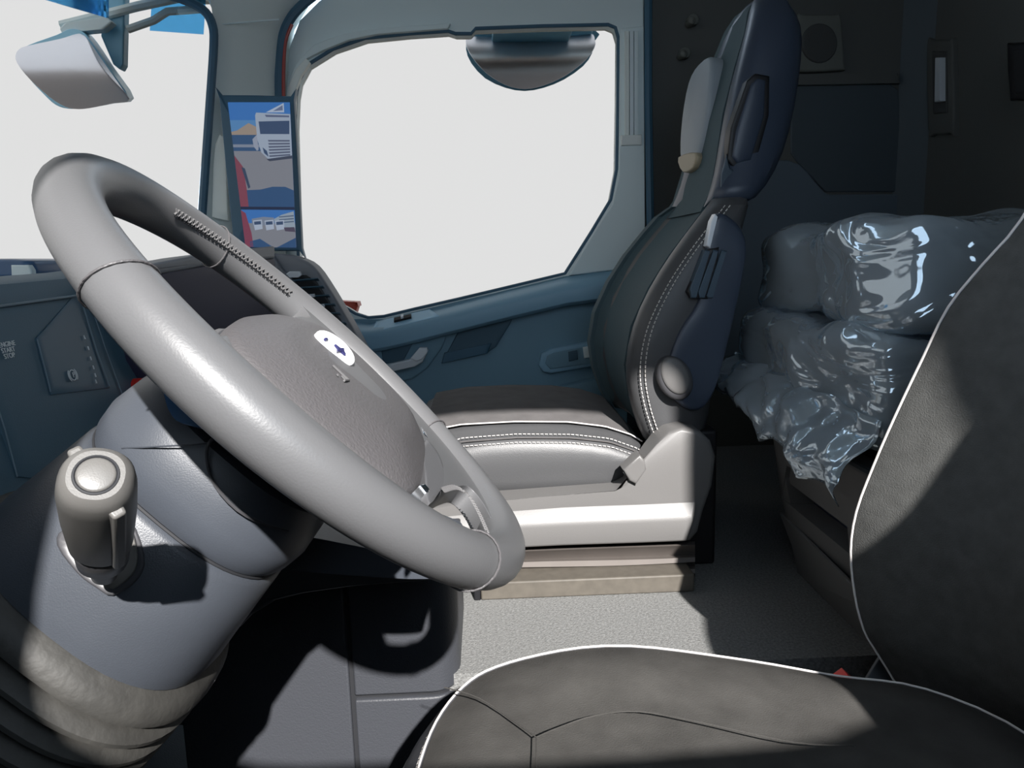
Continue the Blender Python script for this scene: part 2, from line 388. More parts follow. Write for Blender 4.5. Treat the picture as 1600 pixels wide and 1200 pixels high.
# ================================================================== STEERING WHEEL
C = V((-.1408, .599, .4926)); A_, B_ = .7936, .0729
n_ = V((math.sin(A_)*math.cos(B_), math.sin(B_), math.cos(A_)*math.cos(B_)))
u_ = V((-math.cos(A_), 0, math.sin(A_))); w_ = n_.cross(u_)
def WL(a, b, h): return C+u_*a+w_*b+n_*h
sw = thing('steering_wheel', 'large grey leather steering wheel with stitched rim and airbag hub', 'steering wheel', C-n_*.05)
RW = .21
def rim_p(t, rr=.0195, q=0.):   # q: tube angle, 0 = outward, 90 = towards the driver
    rad = u_*math.cos(t)+w_*math.sin(t)
    return C+rad*(RW+rr*math.cos(q))+n_*rr*math.sin(q)
rings = []
NS = 120
for i in range(NS+1):
    t = 2*math.pi*i/NS
    rr = .0195+.0012*math.cos(2*t)**2
    rings.append([rim_p(t, rr, 2*math.pi*j/20) for j in range(20)])
loft('rim', rings, 'wheel_leather', sw, caps=False)
for deg in (63, 144, 233, 319):
    t = math.radians(deg)
    for s in (-1, 1):
        pass
    tube('rim_seam', [rim_p(t+math.radians(1.2)*math.sin(2*math.pi*j/24), .0203+.0004, 2*math.pi*j/24) for j in range(24)], .0008, 'hub_vinyl', sw, seg=6, closed=True)
def radial(p): return (C-p).normalized()
for d0, d1_, q in ((296, 343, 148),):
    stitches('rim_stitching', [[rim_p(math.radians(d), .0212, math.radians(q)) for d in range(d0, d1_, 2)]], 'stitch_grey', sw, step=.0052, ln=.007, r=.0008, zig=.0055, off=lambda p: (radial(p)+n_*.6))
    stitches('rim_thread', [[rim_p(math.radians(d), .0210, math.radians(q+9)) for d in range(d0, d1_, 2)]], 'seam_dark', sw, step=.0052, ln=.005, r=.0005, zig=.002, off=lambda p: (radial(p)+n_*.6))
# spokes
def wl_px(a, b, h):   # a pixel brought onto the wheel plane at height h
    d = _ray(a, b); return CAM+d*((C+n_*h-CAM).dot(n_)/d.dot(n_))
for s in (-1, 1):
    if s > 0:
        pts = crom([WL(a, s*b, .002) for a, b in ((.075, .190), (.05, .16), (.045, .08), (-.07, .06), (-.10, .10), (-.125, .135), (-.142, .152), (-.11, .176), (-.04, .200), (.03, .200))], 4)
        puff('spoke', pts, n_, .018, 'wheel_leather', sw, dome=.002, bevel=.006)
    else:
        pts = [WL(a, b, .009) for a, b, h in ((.075, -.190, .006), (.05, -.16, .006), (.045, -.08, .006), (-.06, -.04, .006), (-.105, .02, .003), (-.128, .055, 0), (-.139, .044, 0), (-.150, .004, .001), (-.163, -.036, .003), (-.174, -.043, .005), (-.185, -.026, .005), (-.193, .008, .005), (-.200, .030, .004), (-.207, .012, .008), (-.205, -.045, .010), (-.186, -.095, .011), (-.15, -.145, .011), (-.10, -.183, .010), (-.03, -.203, .008), (.03, -.203, .006))]
        slab('spoke', crom(pts, 4), n_, .022, 'wheel_leather', sw, bevel=.006, smooth=True, angle=60)
        puff('spoke_trim', crom([wl_px(a, b, .0105) for a, b in ((664, 690), (680, 700), (692, 725), (694, 752), (686, 770), (668, 780))], 4), n_, .006, 'hub_smooth', sw, bevel=.0015)
    cl = crom([WL(a, s*b, .001) for a, b in ((.02, .135), (.02, .165), (-.01, .182), (-.06, .172), (-.10, .14), (-.05, .13))], 4)
    cu_ = puff('switch_cluster', cl, n_, .012, 'stalk_dark', sw, bevel=.003)
    for q in range(3):
        c0 = WL(.0-.03*q, s*.158, .004); puff('switch_button', crom([c0+u_*.011+w_*.016, c0+u_*.011-w_*.016, c0-u_*.011-w_*.016, c0-u_*.011+w_*.016], 3), n_, .008, 'hub_smooth', cu_, bevel=.002, dome=.001)
hp = crom([wl_px(a, b, h) for a, b, h in ((692, 766, .0098), (712, 762, .0100), (731, 774, .0102), (748, 802, .0102), (762, 834, .0102))], 6, False)
stitches('spoke_stitching', [hp], 'stitch_grey', sw, step=.0048, ln=.007, r=.0006, zig=.005, off=lambda p: n_)
# hub
half = [(.064, 0), (.062, .06), (.052, .11), (.026, .143), (-.02, .152), (-.07, .138), (-.108, .108), (-.121, .055)]
hubo = [(a, b) for a, b in half]+[(-.124, 0)]+[(a, -b) for a, b in reversed(half[1:])]
ho = crom([WL(a, b, 0) for a, b in hubo], 4); hc = WL(-.02, 0, 0)
def hr(s, h): return [hc+(p-hc)*s+n_*h for p in ho]
hrings = [hr(.97, -.03), hr(1., -.012), hr(1., -.002), hr(.985, .004), hr(.95, .0075), hr(.85, .013), hr(.72, .0195), hr(.66, .0215), hr(.6, .0225), hr(.4, .0235), hr(.2, .024), hr(.03, .0242)]
loft('airbag_cover', hrings, 'hub_vinyl', sw)
puff('airbag_emblem_panel', crom([WL(a, b, .0205) for a, b in ((.030, 0), (.026, .05), (.008, .082), (-.03, .075), (-.075, .05), (-.092, 0), (-.075, -.05), (-.03, -.075), (.008, -.082), (.026, -.05))], 4), n_, .012, 'hub_smooth', sw, dome=.004, bevel=.003, power=2.5)
puff('hub_ring', crom([WL(a*1.03, b*1.03, -.006) for a, b in hubo], 3), n_, .03, 'stalk_dark', sw, bevel=.004)
puff('chrome_tip', [WL(-.112, .103, .012), WL(-.115, .090, .012), WL(-.123, .090, .011), WL(-.120, .104, .011)], n_, .02, 'chrome', sw, bevel=.003)
puff('chrome_tip', [WL(-.110, -.090, .010), WL(-.104, -.112, .010), WL(-.117, -.114, .008), WL(-.122, -.090, .008)], n_, .02, 'chrome', sw, bevel=.003)
lg = puff('emblem', [WL(.001+.0195*math.cos(q), -.002+.0195*math.sin(q), .0275-.005*math.sin(q)) for q in [2*math.pi*i/32 for i in range(32)]], n_, .006, 'logo_white', sw, bevel=.0015, dome=.001)
puff('emblem_mark', [WL(a, b, .0300-.25*b) for a, b in ((-.004, -.004), (-.002, .001), (.003, .002), (-.001, .004), (-.003, .010), (-.005, .004), (-.009, .003), (-.006, .0))], n_, .002, 'logo_blue', lg, bevel=.0003)
puff('emblem_mark', [WL(a, b, .0300-.25*b) for a, b in ((.011, .004), (.012, .007), (.010, .008), (.009, .005))], n_, .002, 'logo_blue', lg, bevel=.0003)
for a0, b0, a1, b1 in ((-.010, .058, -.026, .058), (-.026, .058, -.024, .072), (-.020, .066, -.024, .066), (-.017, .074, -.0185, .074)):
    tube('airbag_symbol', [WL(a0, b0, .0245), WL(a1, b1, .0242)], .0009, 'stitch_grey', sw, seg=6)
# drum behind the hub
rings = [[C-n_*s+(u_*math.cos(q)+w_*math.sin(q))*r for q in [2*math.pi*j/40 for j in range(40)]] for s, r in ((.01, .06), (.025, .078), (.05, .084), (.066, .084), (.072, .07))]
loft('hub_drum', rings, 'hub_smooth', sw)

# ================================================================== STEERING COLUMN
sc = thing('steering_column', 'blue-grey steering column shroud with ribbed rubber gaiter below the wheel', 'steering column', C-n_*.45)
def ring(s, ru, rw, ex=2.6, du=0., dw=0., N=56):
    out = []
    for j in range(N):
        q = 2*math.pi*j/N; c, d = math.cos(q), math.sin(q)
        out.append(C-n_*s+u_*(du+ru*math.copysign(abs(c)**(2/ex), c))+w_*(dw+rw*math.copysign(abs(d)**(2/ex), d)))
    return out
loft('upper_shroud', [ring(.068, .070, .070), ring(.072, .083, .084), ring(.085, .090, .090), ring(.110, .094, .095), ring(.126, .092, .094), ring(.133, .089, .09), ring(.1345, .08, .08)], 'shroud', sc)
loft('lower_shroud', [ring(.133, .08, .08), ring(.1365, .088, .09), ring(.141, .092, .094), ring(.19, .098, .10), ring(.22, .102, .106), ring(.235, .102, .106), ring(.239, .09, .095)], 'shroud_dark', sc)
tube('shroud_seam', ring(.135, .088, .0885), .0016, 'seam_dark', sc, seg=6, closed=True)
g = []
s = .229
g.append(ring(s, .09, .095))
for i in range(12):
    r = .113+.001*i; w = .030 if i == 0 else .0185
    g += [ring(s+.004, r-.020, r-.016), ring(s+w*.35, r-.004, r), ring(s+w*.7, r+.003, r+.007), ring(s+w*.9, r+.003, r+.007), ring(s+w*.98, r-.002, r+.002), ring(s+w, r-.020, r-.016)]
    s += w
loft('gaiter', g, 'gaiter', sc)
# inset panel on top of the upper shroud
def on_shroud(s, q, lift=0.):
    rr = .094+lift; ex = 2.6; c, d = math.cos(q), math.sin(q)
    return C-n_*s+u_*rr*math.copysign(abs(c)**(2/ex), c)+w_*rr*math.copysign(abs(d)**(2/ex), d)
def hit(px_, py_, lift=0.):   # where a line of sight meets the column shroud
    d = _ray(px_, py_).normalized(); t = .2
    while t < 1.2:
        p = CAM+d*t; r = p-C; ss = -r.dot(n_); a, b = r.dot(u_), r.dot(w_)
        k = max(0, min(1, (ss-.141)/.079)); ru, rw = (.094, .095) if ss < .135 else (.092+.010*k, .094+.012*k)
        if .06 < ss < .25 and (abs(a/(ru+lift))**2.6+abs(b/(rw+lift))**2.6) < 1: return p
        t += .0008
    return CAM+d*.55
puff('shroud_inset', crom([hit(a, b, .0015) for a, b in ((256, 606), (258, 628), (268, 650), (285, 662), (330, 668), (345, 650), (300, 600), (270, 590))], 2), u_*.5+w_*.8, .012, 'inset_blue', sc, bevel=.001)  # recess panel; its blue reflection is put into the colour
tube('shroud_joint', [hit(a, b, .0003) for a, b in ((190, 700), (225, 699), (260, 697), (300, 695), (326, 692))], .0006, 'shroud_dark', sc, seg=6)
tube('collar_edge', crom([hit(a, b, .0008) for a, b in ((345, 678), (328, 690), (323, 715), (334, 755), (370, 796), (415, 820), (450, 830))], 3, False), .0012, 'stalk_dark', sc, seg=6)
# stalk
b0 = at(163, 890, .46); b1 = at(150, 742, .335); ax = (b1-b0).normalized()
sa = ax.orthogonal().normalized(); sa = (V((1, 0, 0))-ax*ax.x).normalized(); sb = ax.cross(sa)
Ls = (b1-b0).length
def sring(t, r, ex=2.3, N=36, e=1.): return [b0+ax*(Ls*t)+sa*r*math.copysign(abs(math.cos(q))**(2/ex), math.cos(q))+sb*r*e*math.copysign(abs(math.sin(q))**(2/ex), math.sin(q)) for q in [2*math.pi*j/N for j in range(N)]]
st = loft('indicator_stalk', [sring(-.05, .008), sring(.2, .010), sring(.32, .012), sring(.36, .0145), sring(.42, .0165), sring(.7, .0175), sring(.90, .0172), sring(.955, .0163), sring(.985, .0145), sring(1., .012)], 'stalk', sc)
tube('button_groove', [b0+ax*(Ls*1.0)+(sa*math.cos(q)+sb*math.sin(q))*.0092 for q in [2*math.pi*j/32 for j in range(32)]], .0008, 'seam_dark', st, seg=6, closed=True)
puff('stalk_button', [b0+ax*(Ls*1.006)+(sa*math.cos(q)+sb*math.sin(q))*.0085 for q in [2*math.pi*j/28 for j in range(28)]], ax, .006, 'stalk', st, bevel=.0012, dome=.0006)
loft('stalk_collar', [sring(.18, .0125), sring(.2, .0145), sring(.37, .0150), sring(.40, .012)], 'stalk_dark', sc)
for q0 in (-50, 130):
    q = math.radians(q0); d = sa*math.cos(q)+sb*math.sin(q); e = ax.cross(d)
    v = [b0+ax*(Ls*t)+d*r+e*k for t in (.40, .95) for r, k in ((.012, -.004), (.0205, -.0032), (.0205, .0032), (.012, .004))]
    obj('stalk_rib', v, [(0, 1, 2, 3), (7, 6, 5, 4), (0, 4, 5, 1), (1, 5, 6, 2), (2, 6, 7, 3), (3, 7, 4, 0)], 'stalk', st, bevel=.0015)
PK = [(88, 852), (99, 828), (150, 842), (200, 812), (225, 868), (215, 905), (176, 931), (150, 919), (120, 896)]
puff('stalk_pocket', crom([hit(a, b, .003) for a, b in PK], 3), (.3, -.9, .35), .02, 'stalk_dark', sc, bevel=.002, dome=-.003)
puff('pocket_floor', crom([hit(a, b, .0065) for a, b in ((103, 850), (112, 838), (150, 852), (200, 826), (214, 868), (206, 898), (176, 920), (152, 908), (124, 886))], 3), (.3, -.9, .35), .006, 'stalk', sc, bevel=.001, dome=-.003)  # lit look of the pocket floor is put into its paler colour
cowl = [(330, 800), (420, 826), (520, 846), (620, 866), (690, 880), (708, 890), (700, 902), (640, 905), (560, 900), (480, 894), (410, 886), (350, 865)]
slab('lower_cowl', crom(px(cowl, .655), 3), NY, .10, 'shroud', sc, bevel=.012)

# ================================================================== DASHBOARD
db = thing('dashboard', 'dark dashboard coloured with blue glare, with switch panels, dark screen and end air vent', 'dashboard', (-.7, 1.1, 0))
rings = []
for y, dz in ((-.05, -.01), (.3, -.005), (.7, 0), (.95, .006), (1.2, .02), (1.5, .022), (1.8, .02), (2.1, .01)):
    rings.append([V((-1.0, y, .48)), V((-.80, y, .51+dz)), V((-.62, y, .552+dz)), V((-.545, y, .571+dz)), V((-.525, y, .563+dz)), V((-.518, y, .548+dz)), V((-.485, y, .40)), V((-.455, y, .25)), V((-.47, y, .12)), V((-.60, y, .0)), V((-1.0, y, -.1))])
loft('dash_body', rings, 'dash', db, sub=0)
tube('dash_edge_line', [V((-.513, y, .5415+z)) for y, z in ((.3, -.005), (.7, 0), (.95, .006))], .0016, 'dash_line', db, seg=6)
NX = (1, 0, .25)
def fas(l, lift=.0):   # pixels onto the raked fascia plane (X = -.518+.033*(.548-z)/.148)
    out = []
    for a, b in l:
        X = -.5
        for _ in range(8):
            p = atx(a, b, X); X = -.518+.22*(.548-p.z)+lift
        out.append(atx(a, b, X))
    return out
puff('switch_panel', fas([(-60, 480), (118, 462), (128, 470), (200, 640), (205, 760), (28, 745), (-10, 640)], .0015), NX, .01, 'dash', db, bevel=.0008)
bs = puff('brake_switch_panel', fas([(57, 528), (72, 512), (112, 466), (122, 470), (172, 606), (80, 617)], .003), NX, .012, 'dash_panel', db, bevel=.0008)
tube('panel_line', fas([(58, 530), (70, 575), (79, 612)], .0045), .0009, 'dash_line', db, seg=6)
tube('panel_line', fas([(130, 478), (150, 545), (171, 604)], .0045), .0011, 'dash_line', db, seg=6)
tube('panel_line', fas([(140, 470), (165, 545), (200, 640)], .003), .0008, 'dash_line', db, seg=6)
tube('panel_line', fas([(-4, 635), (8, 672), (27, 745)], .003), .0008, 'dash_line', db, seg=6)
for a, b in ((131, 524), (137, 541), (141, 557), (145, 571), (148, 583), (149, 593)):
    tube('switch_tick', fas([(a, b), (a+2, b+6)], .005), .0009, 'white_mark', bs, seg=5)
# park brake symbol: ring, outer arcs, letter P
cc = fas([(114, 586)], .005)[0]; ex_ = V((0, 1, 0)); ez_ = V((.22, 0, -1)).normalized()*-1
tube('brake_symbol', [cc+(ex_*math.cos(q)+ez_*math.sin(q))*.0062 for q in [2*math.pi*i/24 for i in range(24)]], .0007, 'white_mark', bs, seg=5, closed=True)
for s0 in (0, math.pi):
    tube('brake_symbol', [cc+(ex_*math.cos(q)+ez_*math.sin(q))*.0088 for q in [s0-.8+1.6*i/8 for i in range(9)]], .0007, 'white_mark', bs, seg=5)
def text(name, body, org, ex, ez, size, mat, parent):
    cu = bpy.data.curves.new(name, 'FONT'); cu.body = body; cu.size = size; cu.align_x = 'CENTER'; cu.align_y = 'CENTER'; cu.extrude = .0003
    cu.materials.append(MATS[mat]); o = bpy.data.objects.new(name, cu); link(o, parent)
    ex = ex.normalized(); ez = ez.normalized(); m = Matrix((ex, ez, ex.cross(ez))).transposed().to_4x4(); m.translation = org
    o.matrix_basis = m; bpy.context.view_layer.update()
    me = bpy.data.meshes.new_from_object(o.evaluated_get(bpy.context.evaluated_depsgraph_get()))
    bpy.data.objects.remove(o); o = bpy.data.objects.new(name, me); link(o, parent); o.matrix_basis = m; return o
text('lettering', 'P', cc+V((.001, 0, 0)), ex_, ez_, .009, 'white_mark', bs)
for k, (b, q) in enumerate((('ENGINE', (11, 538)), ('START', (13, 547)), ('STOP', (15, 556)))):
    text('lettering', b, fas([q], .0035)[0], ex_, ez_, .0075, 'white_mark', db)
# central dark display under a pale top rail
puff('center_display', pxx([(214, 434), (330, 414), (430, 404), (440, 640), (250, 640), (222, 560)], -.475), (1, 0, .1), .04, 'gloss_screen', db, bevel=.004)
slab('display_rail', pxx([(200, 424), (215, 416), (330, 394), (430, 384), (430, 404), (330, 415), (214, 436)], -.473), (1, 0, .1), .09, 'dash_top', db, bevel=.006)
kb = atx(256, 603, -.45)
rr = [[kb+V((x, r*math.cos(q), r*math.sin(q))) for q in [2*math.pi*i/24 for i in range(24)]] for x, r in ((-.04, .012), (0, .012), (.004, .026), (.016, .030), (.026, .026), (.031, .012), (.032, .002))]
loft('red_knob', rr, 'buckle_red', db)
# passenger-end vent pod
pod = [(372, 400), (400, 396), (440, 397), (470, 404), (490, 416), (508, 440), (535, 484), (566, 540), (590, 600), (560, 660), (420, 660), (372, 560)]
puff('vent_pod', px(pod, 1.86), NY, .07, 'dash_top', db, bevel=.012, smooth_n=2)
puff('pod_shoulder', crom(px([(396, 397), (410, 392), (424, 397), (440, 420), (470, 455), (440, 455), (405, 425)], 1.84), 2), NY, .03, 'dash_top', db, bevel=.008)
vo = puff('vent_opening', px([(443, 430), (478, 430), (494, 440), (516, 474), (546, 522), (540, 532), (520, 530), (440, 450)], 1.853), NY, .006, 'black', db, bevel=.001)
for a, b, c, d in ((450, 441, 497, 437), (462, 452, 505, 449), (478, 465, 514, 463), (492, 478, 523, 477), (505, 491, 531, 491), (517, 505, 540, 506), (528, 517, 545, 518)):
    p, q = at(a, b, 1.845), at(c, d, 1.845)
    v = [p+V((0, 0, .005)), q+V((0, 0, .005)), q+V((0, .02, -.002)), p+V((0, .02, -.002))]; v += [x+V((0, 0, -.003)) for x in v]
    obj('vent_slat', v, [(0, 1, 2, 3), (7, 6, 5, 4), (0, 4, 5, 1), (1, 5, 6, 2), (2, 6, 7, 3), (3, 7, 4, 0)], 'dash_panel', vo, bevel=.0008)
for a, b in ((484, 463), (499, 479), (477, 470)):
    puff('vent_tab', px([(a-6, b-3), (a+7, b-4), (a+8, b+1), (a-5, b+2)], 1.835), NY, .006, 'white_glint', vo, bevel=.001)
puff('vent_knob', px([(446, 428), (452, 424), (468, 424), (471, 430), (466, 434), (449, 434)], 1.842), NY, .014, 'white_glint', db, bevel=.003)
# driver-end vent pod, same shape mirrored across the cab
podl = [V((p.x, .02, p.z)) for p in px(pod, 1.86)]
puff('vent_pod', podl, (0, 1, 0), .1, 'dash_top', db, bevel=.012, smooth_n=2)
# knee trim under the column
kt = [(318, 1010), (345, 985), (372, 985), (392, 963), (430, 940), (480, 928), (560, 917), (650, 910), (712, 908), (722, 896), (716, 880), (600, 835), (470, 800), (380, 820), (300, 900)]
slab('knee_trim', px(kt, .80), NY, .14, 'shroud_dark', db, bevel=.012)

# ================================================================== CENTRE CONSOLE
cn = thing('center_console', 'dark grey centre console side with vertical seam beside the driver footwell', 'console', at(640, 1100, 1.0))
xr = at(716, 1000, .95).x
def cons(name, x0, x1, z0, z1, y0, mat, rad=.0):
    N = 6; sec = [V((x0, 1.17, 0)), V((x0, y0, 0))]
    if rad:
        sec += [V((x1-rad+rad*math.sin(q), y0+rad-rad*math.cos(q), 0)) for q in [math.pi/2*i/N for i in range(N+1)]]
    else: sec += [V((x1, y0, 0))]
    sec += [V((x1, 1.17, 0))]
    return loft(name, [[V((p.x, p.y, z)) for p in sec] for z in (z0, z1)], mat, cn, bevel=.003)
xs0 = at(541, 1000, .95).x; xs1 = at(548, 1000, .95).x
cons('console_core', -.43, xr-.006, -.35, .155, .957, 'seam_dark', .03)
cons('console_panel', -.44, xs0, -.35, .158, .95, 'console')
zs = at(600, 1090, .95).z
cons('console_panel', xs1, xr, zs+.004, .158, .95, 'console', .04)
cons('console_drawer', xs1, xr, -.35, zs-.003, .95, 'console', .04)

# ================================================================== DRIVER SEAT
ds = thing('driver_seat', 'grey suede driver seat with pale piping in the near foreground', 'seat', (.2, .6, -.3))
CO = [(-.068, .30), (-.077, .40), (-.080, .50), (-.075, .60), (-.062, .675), (-.036, .73), (.0, .757), (.073, .766), (.18, .766), (.29, .757), (.374, .73), (.456, .70), (.51, .61), (.51, .43), (.456, .31), (.32, .27), (.09, .26)]
def czt(x, y):  # cushion edge height
    return .116+.028*math.exp(-((x-.12)/.145)**2)
base = crom([V((x, y, 0)) for x, y in CO], 4)
cc = V((.20, .51, 0))
def cring(s, zf, ox=0.): return [V((cc.x+(p.x-cc.x)*s+ox*max(0, min(1, (.04-p.x)/.09)), cc.y+(p.y-cc.y)*s, zf(p))) for p in base]
R_ = [cring(1.0, lambda p: -.12, -.01), cring(1.03, lambda p: -.02, -.02), cring(1.03, lambda p: czt(p.x, p.y)-.05, -.024), cring(1.025, lambda p: czt(p.x, p.y)-.03, -.018), cring(1.015, lambda p: czt(p.x, p.y)-.012, -.008), cring(1.0, lambda p: czt(p.x, p.y))]
loft('cushion_side', R_+[cring(.9, lambda p: czt(p.x, p.y)-.02)], 'seat_leather', ds)
def ctop(p, s):
    d = 1-s; return czt(p.x, p.y)*s**2+(1-s**2)*.140+.013*math.sin(min(d*7, math.pi))*(1-d)
T_ = [cring(.995, lambda p: czt(p.x, p.y)-.012)]+[cring(s, lambda p, s=s: ctop(p, s)) for s in (.99, .97, .94, .90, .85, .78, .7, .6, .5, .4, .3, .2, .1, .02)]
loft('cushion', T_, 'seat_suede', ds)
pp = cring(1.0, lambda p: czt(p.x, p.y)+.0015); tube('cushion_piping', pp, .0012, 'piping', ds, seg=8, closed=True)
stitches('cushion_stitching', [cring(1.012, lambda p: czt(p.x, p.y)-.004)], 'stitch', ds, step=.0075, ln=.0045, r=.0009)
fp = [p for p in cring(1.031, lambda p: czt(p.x, p.y)-.047, -.024) if p.x < .0]; fp.sort(key=lambda p: p.y); tube('front_piping', fp, .0014, 'piping', ds, seg=6)
for l in ([(694, 1074), (749, 1091), (816, 1136), (838, 1152)], [(838, 1152), (870, 1138), (930, 1118), (1000, 1112), (1100, 1130), (1240, 1160), (1335, 1165)], [(838, 1152), (838, 1180), (836, 1230)]):
    tube('cushion_seam', [v for v in crom([atz(a, b, .150) for a, b in l], 4, False)], .0007, 'seat_suede', ds, seg=6)
# backrest
EDGE = [(1425, 1110), (1398, 1062), (1372, 1020), (1352, 985), (1338, 930), (1332, 862), (1341, 800), (1368, 728), (1402, 650), (1445, 560), (1485, 480), (1540, 412), (1600, 342)]
YE = [.775, .775, .775, .775, .775, .775, .770, .762, .752, .738, .728, .718, .710]   # the shoulders taper in
ed = [at(a, b, y) for (a, b), y in zip(EDGE, YE)]
ed += [V((.56, .70, .69)), V((.60, .68, .78)), V((.63, .65, .88)), V((.65, .62, .96)), V((.66, .58, 1.02))]
ed = crom(ed, 3, False)
rings = []
for p in ed:
    x, z, yf = p.x, p.z, p.y; yn = 1.02-yf
    sec = [(x+.15, yf+.0), (x+.06, yf+.012), (x+.012, yf+.006), (x, yf), (x+.006, yf-.012), (x+.026, .51+(yf-.51)*.84), (x+.056, .51+(yf-.51)*.68), (x+.080, .51+(yf-.51)*.45), (x+.086, .51), (x+.080, .51-(yf-.51)*.45), (x+.056, .51-(yf-.51)*.68), (x+.006, yn+.012), (x, yn), (x+.012, yn-.006), (x+.06, yn-.012), (x+.15, yn)]
    rings.append([V((a, b, z)) for a, b in sec])
loft('backrest', rings, 'seat_back_suede', ds)
tube('backrest_piping', [p+V((-.001, .002, 0)) for p in ed], .0013, 'piping', ds, seg=8)
stitches('backrest_stitching', [[p+V((.007, .006, 0)) for p in ed]], 'stitch', ds, step=.0075, ln=.0045, r=.0009, off=lambda p: V((-.6, .8, 0)))
# belt buckle
bk = [(1302, 1098), (1302, 1078), (1326, 1064), (1341, 1076), (1345, 1100)]
puff('buckle_button', px([(1300, 1096), (1304, 1072), (1326, 1056), (1338, 1066), (1338, 1098)], .80), NY, .018, 'buckle_red', ds, bevel=.004)
puff('buckle_body', px([(1334, 1100), (1338, 1064), (1348, 1068), (1356, 1102)], .80), NY, .02, 'black', ds, bevel=.003)
puff('belt_strap', px([(1344, 1078), (1376, 1026), (1400, 1060), (1362, 1110)], .805), NY, .004, 'bunk_trim', ds, bevel=.001)

# ================================================================== PASSENGER SEAT
ps = thing('passenger_seat', 'tall passenger seat with sunlit leather cushion and dark backrest', 'seat', (.2, 1.55, 0))
LV = [(.22, 1.30, 1.80, .30, .41), (.26, 1.292, 1.80, .278, .42), (.32, 1.285, 1.80, .258, .425), (.38, 1.28, 1.80, .250, .43), (.45, 1.28, 1.80, .262, .44), (.52, 1.283, 1.80, .295, .452), (.58, 1.287, 1.80, .335, .465), (.63, 1.292, 1.79, .375, .478), (.665, 1.30, 1.78, .405, .49), (.685, 1.33, 1.75, .43, .50)]
def psec(z, yn, yf, xf, xb, rec=.035):
    ym = (yn+yf)/2
    return [V(p+(z,)) for p in [(xb, yn+.03), (xb-.03, yn+.004), (xf+.06, yn), (xf+.02, yn+.004), (xf+.004, yn+.018), (xf, yn+.04), (xf+.006, yn+.07), (xf+rec*.8, yn+.11), (xf+rec, yn+.15), (xf+rec, ym), (xf+rec, yf-.15), (xf+rec*.8, yf-.11), (xf+.006, yf-.07), (xf, yf-.04), (xf+.004, yf-.018), (xf+.02, yf-.004), (xf+.06, yf), (xb-.03, yf-.004), (xb, yf-.03)]]
loft('backrest', [psec(*l) for l in LV], 'p_leather', ps, sub=1)
# darker fabric front panel on the far half of the backrest
fr = []
for z, yn, yf, xf, xb in LV:
    fr.append([V((xf+.006, yn+.072, z)), V((xf+.024, yn+.10, z)), V((xf+.030, (yn+yf)/2, z)), V((xf+.024, yf-.10, z)), V((xf+.002, yf-.07, z)), V((xf+.045, yf-.07, z)), V((xf+.045, yn+.072, z))])
loft('front_fabric', fr, 'p_fabric', ps, sub=0)
far = [[V((xf-.004, yf-.075, z)), V((xf-.006, yf-.04, z)), V((xf+.0, yf-.012, z)), V((xf+.02, yf+.003, z)), V((xb-.02, yf+.003, z)), V((xb-.02, yf-.02, z)), V((xf+.04, yf-.075, z))] for z, yn, yf, xf, xb in LV]
loft('far_bolster', far, 'p_fabric', ps)
for k, dx in enumerate((.022, .031)):
    pth = crom([V((xf+dx, yn+.0035-.05*dx, z)) for z, yn, yf, xf, xb in LV[:-1]], 6, False)
    stitches('bolster_stitching', [pth], 'stitch', ps, step=.008, ln=.0055, r=.0010, off=lambda p: V((-.3, -1, 0)))
UV_ = [(.66, 1.36, 1.75, .415, .51), (.70, 1.385, 1.735, .44, .55), (.76, 1.40, 1.72, .455, .59), (.85, 1.41, 1.71, .470, .612), (.94, 1.42, 1.70, .495, .625), (1.0, 1.43, 1.69, .515, .628), (1.045, 1.455, 1.67, .53, .61), (1.07, 1.48, 1.65, .545, .595), (1.083, 1.51, 1.62, .558, .582)]
loft('head_section', [psec(*l, rec=.02) for l in UV_], 'p_shell', ps, sub=1)
fr = [[V((xf+.008, yn+.085, z)), V((xf+.008, (yn+yf)/2, z)), V((xf+.004, yf-.05, z)), V((xf+.0, yf-.01, z)), V((xf+.03, yf+.002, z)), V((xf+.035, yn+.085, z))] for z, yn, yf, xf, xb in UV_[:-1]]
loft('head_fabric', fr, 'p_fabric', ps)
puff('headrest_pad', crom([V((x, y, z)) for x, y, z in ((.447, 1.70, .80), (.452, 1.705, .88), (.463, 1.695, .955), (.475, 1.66, .985), (.482, 1.60, .98), (.476, 1.58, .92), (.468, 1.58, .84), (.455, 1.60, .775), (.447, 1.66, .765))], 3), (-1, -.15, .12), .03, 'pad_grey', ps, bevel=.01, dome=.004)
puff('headrest_pad_end', crom([V((x, y, z)) for x, y, z in ((.443, 1.70, .795), (.443, 1.66, .758), (.45, 1.595, .76), (.452, 1.59, .79))], 3), (-1, -.15, .12), .02, 'pad_beige', ps, bevel=.006)
puff('side_frame', px([(1136, 250), (1142, 200), (1168, 125), (1181, 114), (1203, 118), (1202, 180), (1180, 260), (1148, 264)], 1.400), NY, .03, 'black', ps, bevel=.004)
puff('side_pad', px([(1144, 246), (1150, 205), (1174, 130), (1185, 121), (1197, 124), (1195, 180), (1173, 253), (1152, 256)], 1.397), NY, .02, 'p_shell', ps, bevel=.006, dome=.003)
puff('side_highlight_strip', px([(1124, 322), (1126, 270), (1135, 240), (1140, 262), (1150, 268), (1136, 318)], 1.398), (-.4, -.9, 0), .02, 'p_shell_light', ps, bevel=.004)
puff('side_shell', crom(px([(1118, 338), (1146, 342), (1166, 372), (1164, 420), (1142, 520), (1118, 610), (1092, 642), (1060, 630), (1040, 590), (1062, 520), (1092, 472), (1100, 420)], 1.274), 3), NY, .03, 'p_shell', ps, bevel=.008, dome=.003)
